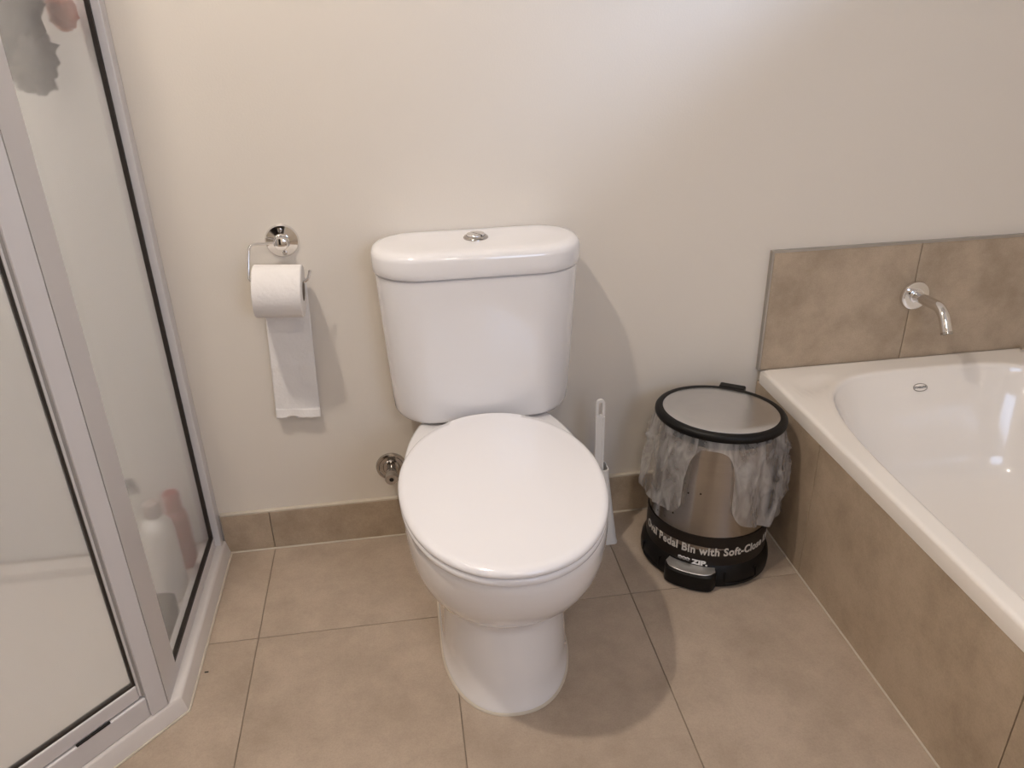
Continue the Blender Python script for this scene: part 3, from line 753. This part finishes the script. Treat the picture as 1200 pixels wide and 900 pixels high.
# diagonal: sill, door
bm = mbox(.0345, DL, .002, .030, TZ, .084, bev=.003, mtx=MD); link('door_sill', bm, M['alu'], enc, smooth=False)
bm = mbox(.0345, DL, 0, .030, ZH - .035, ZH, bev=.003, mtx=MD); link('door_header', bm, M['alu'], enc, smooth=False)
door = link('door_frame', mbox(.0385, .0425, .006, .024, .090, ZH - .04, bev=.001, mtx=MD), M['alu'], enc, smooth=False)
link('door_rail', mbox(.0425, DL - .03, .006, .024, .0865, .117, bev=.003, mtx=MD), M['alu'], door, smooth=False)
link('door_rail', mbox(.0425, DL - .03, .006, .024, ZH - .07, ZH - .04, bev=.003, mtx=MD), M['alu'], door, smooth=False)
link('door_stile', mbox(DL - .03, DL - .005, .006, .024, .0865, ZH - .04, bev=.002, mtx=MD), M['alu'], door, smooth=False)
bm = bmesh.new(); box(bm, .0425, .0465, .009, .018, .117, ZH - .07, mtx=MD); box(bm, .0465, DL - .03, .009, .018, .117, .1225, mtx=MD)
link('door_gasket', bm, M['gasket'], door, smooth=False)
link('door_glass', mbox(.0430, DL - .028, .0135, .0185, .112, ZH - .065, mtx=MD), M['frosted'], door, smooth=False, label='frosted door pane')
# dark gap between door rail and sill
link('drain_slot', mbox(.102, .162, .0015, .006, .0838, .0868, mtx=MD), M['hole'], enc, smooth=False)
# far post and return panel
E1 = P0 + DT * DL
bm = mbox(DL, DL + .04, 0, .030, TZ, ZH, bev=.0015, mtx=MD); link('corner_post', bm, M['alu'], enc, smooth=False)
E2 = P0 + DT * (DL + .04)
ye = -.883
bm = bmesh.new(); box(bm, XL + .03, E2.x + .01, ye, ye + .028, TZ, .065, .003); link('bottom_rail', bm, M['alu'], enc, smooth=False)
bm = bmesh.new(); box(bm, XL + .03, E2.x + .01, ye, ye + .028, ZH - .035, ZH, .003); link('header_rail', bm, M['alu'], enc, smooth=False)
link('wall_stile', mbox(XL + .0045, XL + .03, ye, ye + .028, TZ, ZH, bev=.0015), M['alu'], enc, smooth=False)
link('glass_panel', mbox(XL + .03, E2.x, ye + .010, ye + .015, .06, ZH - .03), M['frosted'], enc, smooth=False)

# --- things kept in the shower, seen through the frosted side panel
FZ = .0195
b1 = thing('soap_bottle', 'large white bottle with pale cap in shower behind frosted glass', 'bottle', (-.634, -.166, FZ))
def se_loft(c, levels, sy=1., k=40):
    return loft([[Vector((c[0] + r * cos(2 * pi * i / k), c[1] + r * sy * sin(2 * pi * i / k), c[2] + z)) for i in range(k)] for r, z in levels])
c = (-.634, -.166, FZ)
link('bottle_body', se_loft(c, [(.030, 0), (.0335, .004), (.034, .02), (.034, .165), (.031, .186), (.022, .202), (.014, .208), (.0135, .213)], 1.15), M['bottle_white'], b1)
link('cap', se_loft(c, [(.0175, .212), (.0185, .216), (.0185, .238), (.015, .244), (.006, .245)]), M['cap'], b1)
b2 = thing('shampoo_bottle', 'dark red bottle beside white bottle behind frosted shower glass', 'bottle', (-.627, -.062, FZ))
c = (-.627, -.062, FZ)
link('bottle_body', se_loft(c, [(.023, 0), (.0265, .004), (.0265, .135), (.023, .148), (.0135, .154)], .9), M['red'], b2)
link('cap', se_loft(c, [(.0155, .154), (.0185, .156), (.0185, .196), (.015, .201), (.006, .202)]), M['red'], b2)
b3 = thing('shower_squeegee', 'slim dark grey hooked handle standing behind white bottle in shower', 'shower tool', (-.665, -.205, FZ))
link('handle', tube(fillet([(-.694, -.205, FZ), (-.690, -.190, .13), (-.688, -.175, .275), (-.684, -.115, .300), (-.685, -.100, .252)], .02, 6), .0065, 12), M['grey'], b3)
link('blade', mbox(-.706, -.686, -.240, -.180, FZ, FZ + .03, bev=.004), M['grey'], b3, smooth=False)
s1 = thing('bath_sponge', 'dark grey block sponge on tray at frosted shower panel', 'sponge', (-.616, -.31, FZ))
bm = bmesh.new(); box(bm, -.655, -.5985, -.370, -.245, FZ, FZ + .075, .014, seg=3)
link('sponge_block', bm, M['sponge'], s1)

def puff(bm, c, r, seed, amp=.35, n=5):
    c = Vector(c); t = bmesh.new(); bmesh.ops.create_icosphere(t, subdivisions=4, radius=1)
    me = []
    vm = {}
    for v in t.verts:
        d = v.co.normalized(); q = d * 3.2 + Vector((seed, 0, 0))
        f = 1 + amp * (abs(noise.noise(q)) * 1.8 - .35) + amp * .8 * abs(noise.noise(q * 2.6)) - .15 * amp
        p = c + Vector((d.x * r * .62, d.y * r, d.z * r)) * f; p.x = min(p.x, -.5795)
        vm[v.index] = bm.verts.new(p)
    for f in t.faces: bm.faces.new([vm[v.index] for v in f.verts])
    t.free()
pf = thing('shower_puff', 'dark grey-brown net shower puff hanging behind frosted glass', 'shower puff', (-.633, -.20, 1.18))
bm = bmesh.new(); puff(bm, (-.650, -.215, 1.225), .095, 1.3); link('netting', bm, M['mesh'], pf, angle=179)
bm = bmesh.new(); puff(bm, (-.628, -.195, 1.140), .056, 5.3, .3); link('netting_lobe', bm, M['mesh_l'], pf, angle=179, label='paler trailing loop of netting')
link('cord', tube([(-.630, -.20, 1.27), (-.600, -.195, 1.36), (-.5905, -.19, 1.42)], .0016, 8), M['grey'], pf)
pk = thing('pink_scrubber', 'small pink foam scrubber hanging beside the grey net puff', 'sponge', (-.600, -.105, 1.19))
bm = bmesh.new(); puff(bm, (-.600, -.074, 1.202), .032, 9.1, .22); link('foam', bm, M['pink'], pk, angle=179)
link('cord', tube([(-.600, -.074, 1.225), (-.594, -.12, 1.34), (-.5905, -.14, 1.42)], .0013, 8), M['grey'], pk)
for y, lab in ((-.19, 'clear suction hook on shower glass above the net puff'), (-.14, 'clear suction hook on shower glass above the pink scrubber')):
    hk = thing('suction_hook', lab, 'hook', (-.577, y, 1.425))
    link('suction_cup', lathe([(.018, 0), (.016, -.003), (.006, -.008), (.004, -.012)], 28, (-.5770, y, 1.425), 'x'), M['white_plastic'], hk)
    link('hook', tube(fillet([(-.588, y, 1.425), (-.594, y, 1.412), (-.600, y, 1.424)], .006, 4), .0016, 8), M['chrome'], hk)

# ================================================================ ceiling lamps
for (p, w, nm) in LAMPS:  # the one above the shower is added to brighten the enclosure
    d = thing('downlight', 'round recessed ceiling downlight above the ' + nm, 'lamp', p)
    link('lamp_bezel', lathe([(.062, .018), (.062, .014), (.056, .008), (.048, .008), (.048, .019)], 40, (p[0], p[1], p[2])), M['alu'], d)
    link('lamp_lens', lathe([(.0475, .012), (.0475, .010), (.02, .0095)], 40, (p[0], p[1], p[2])), M['lamp_glow'], d)

# tiny fleck of lint on the floor tile
fk = link('lint_fleck', mbox(-.5255, -.5175, -.4015, -.3990, 0.0002, .0018, bev=.0005), M['hole'], smooth=False)
fk['label'] = 'tiny dark fleck of lint on floor tile beside shower tray'; fk['category'] = 'lint'
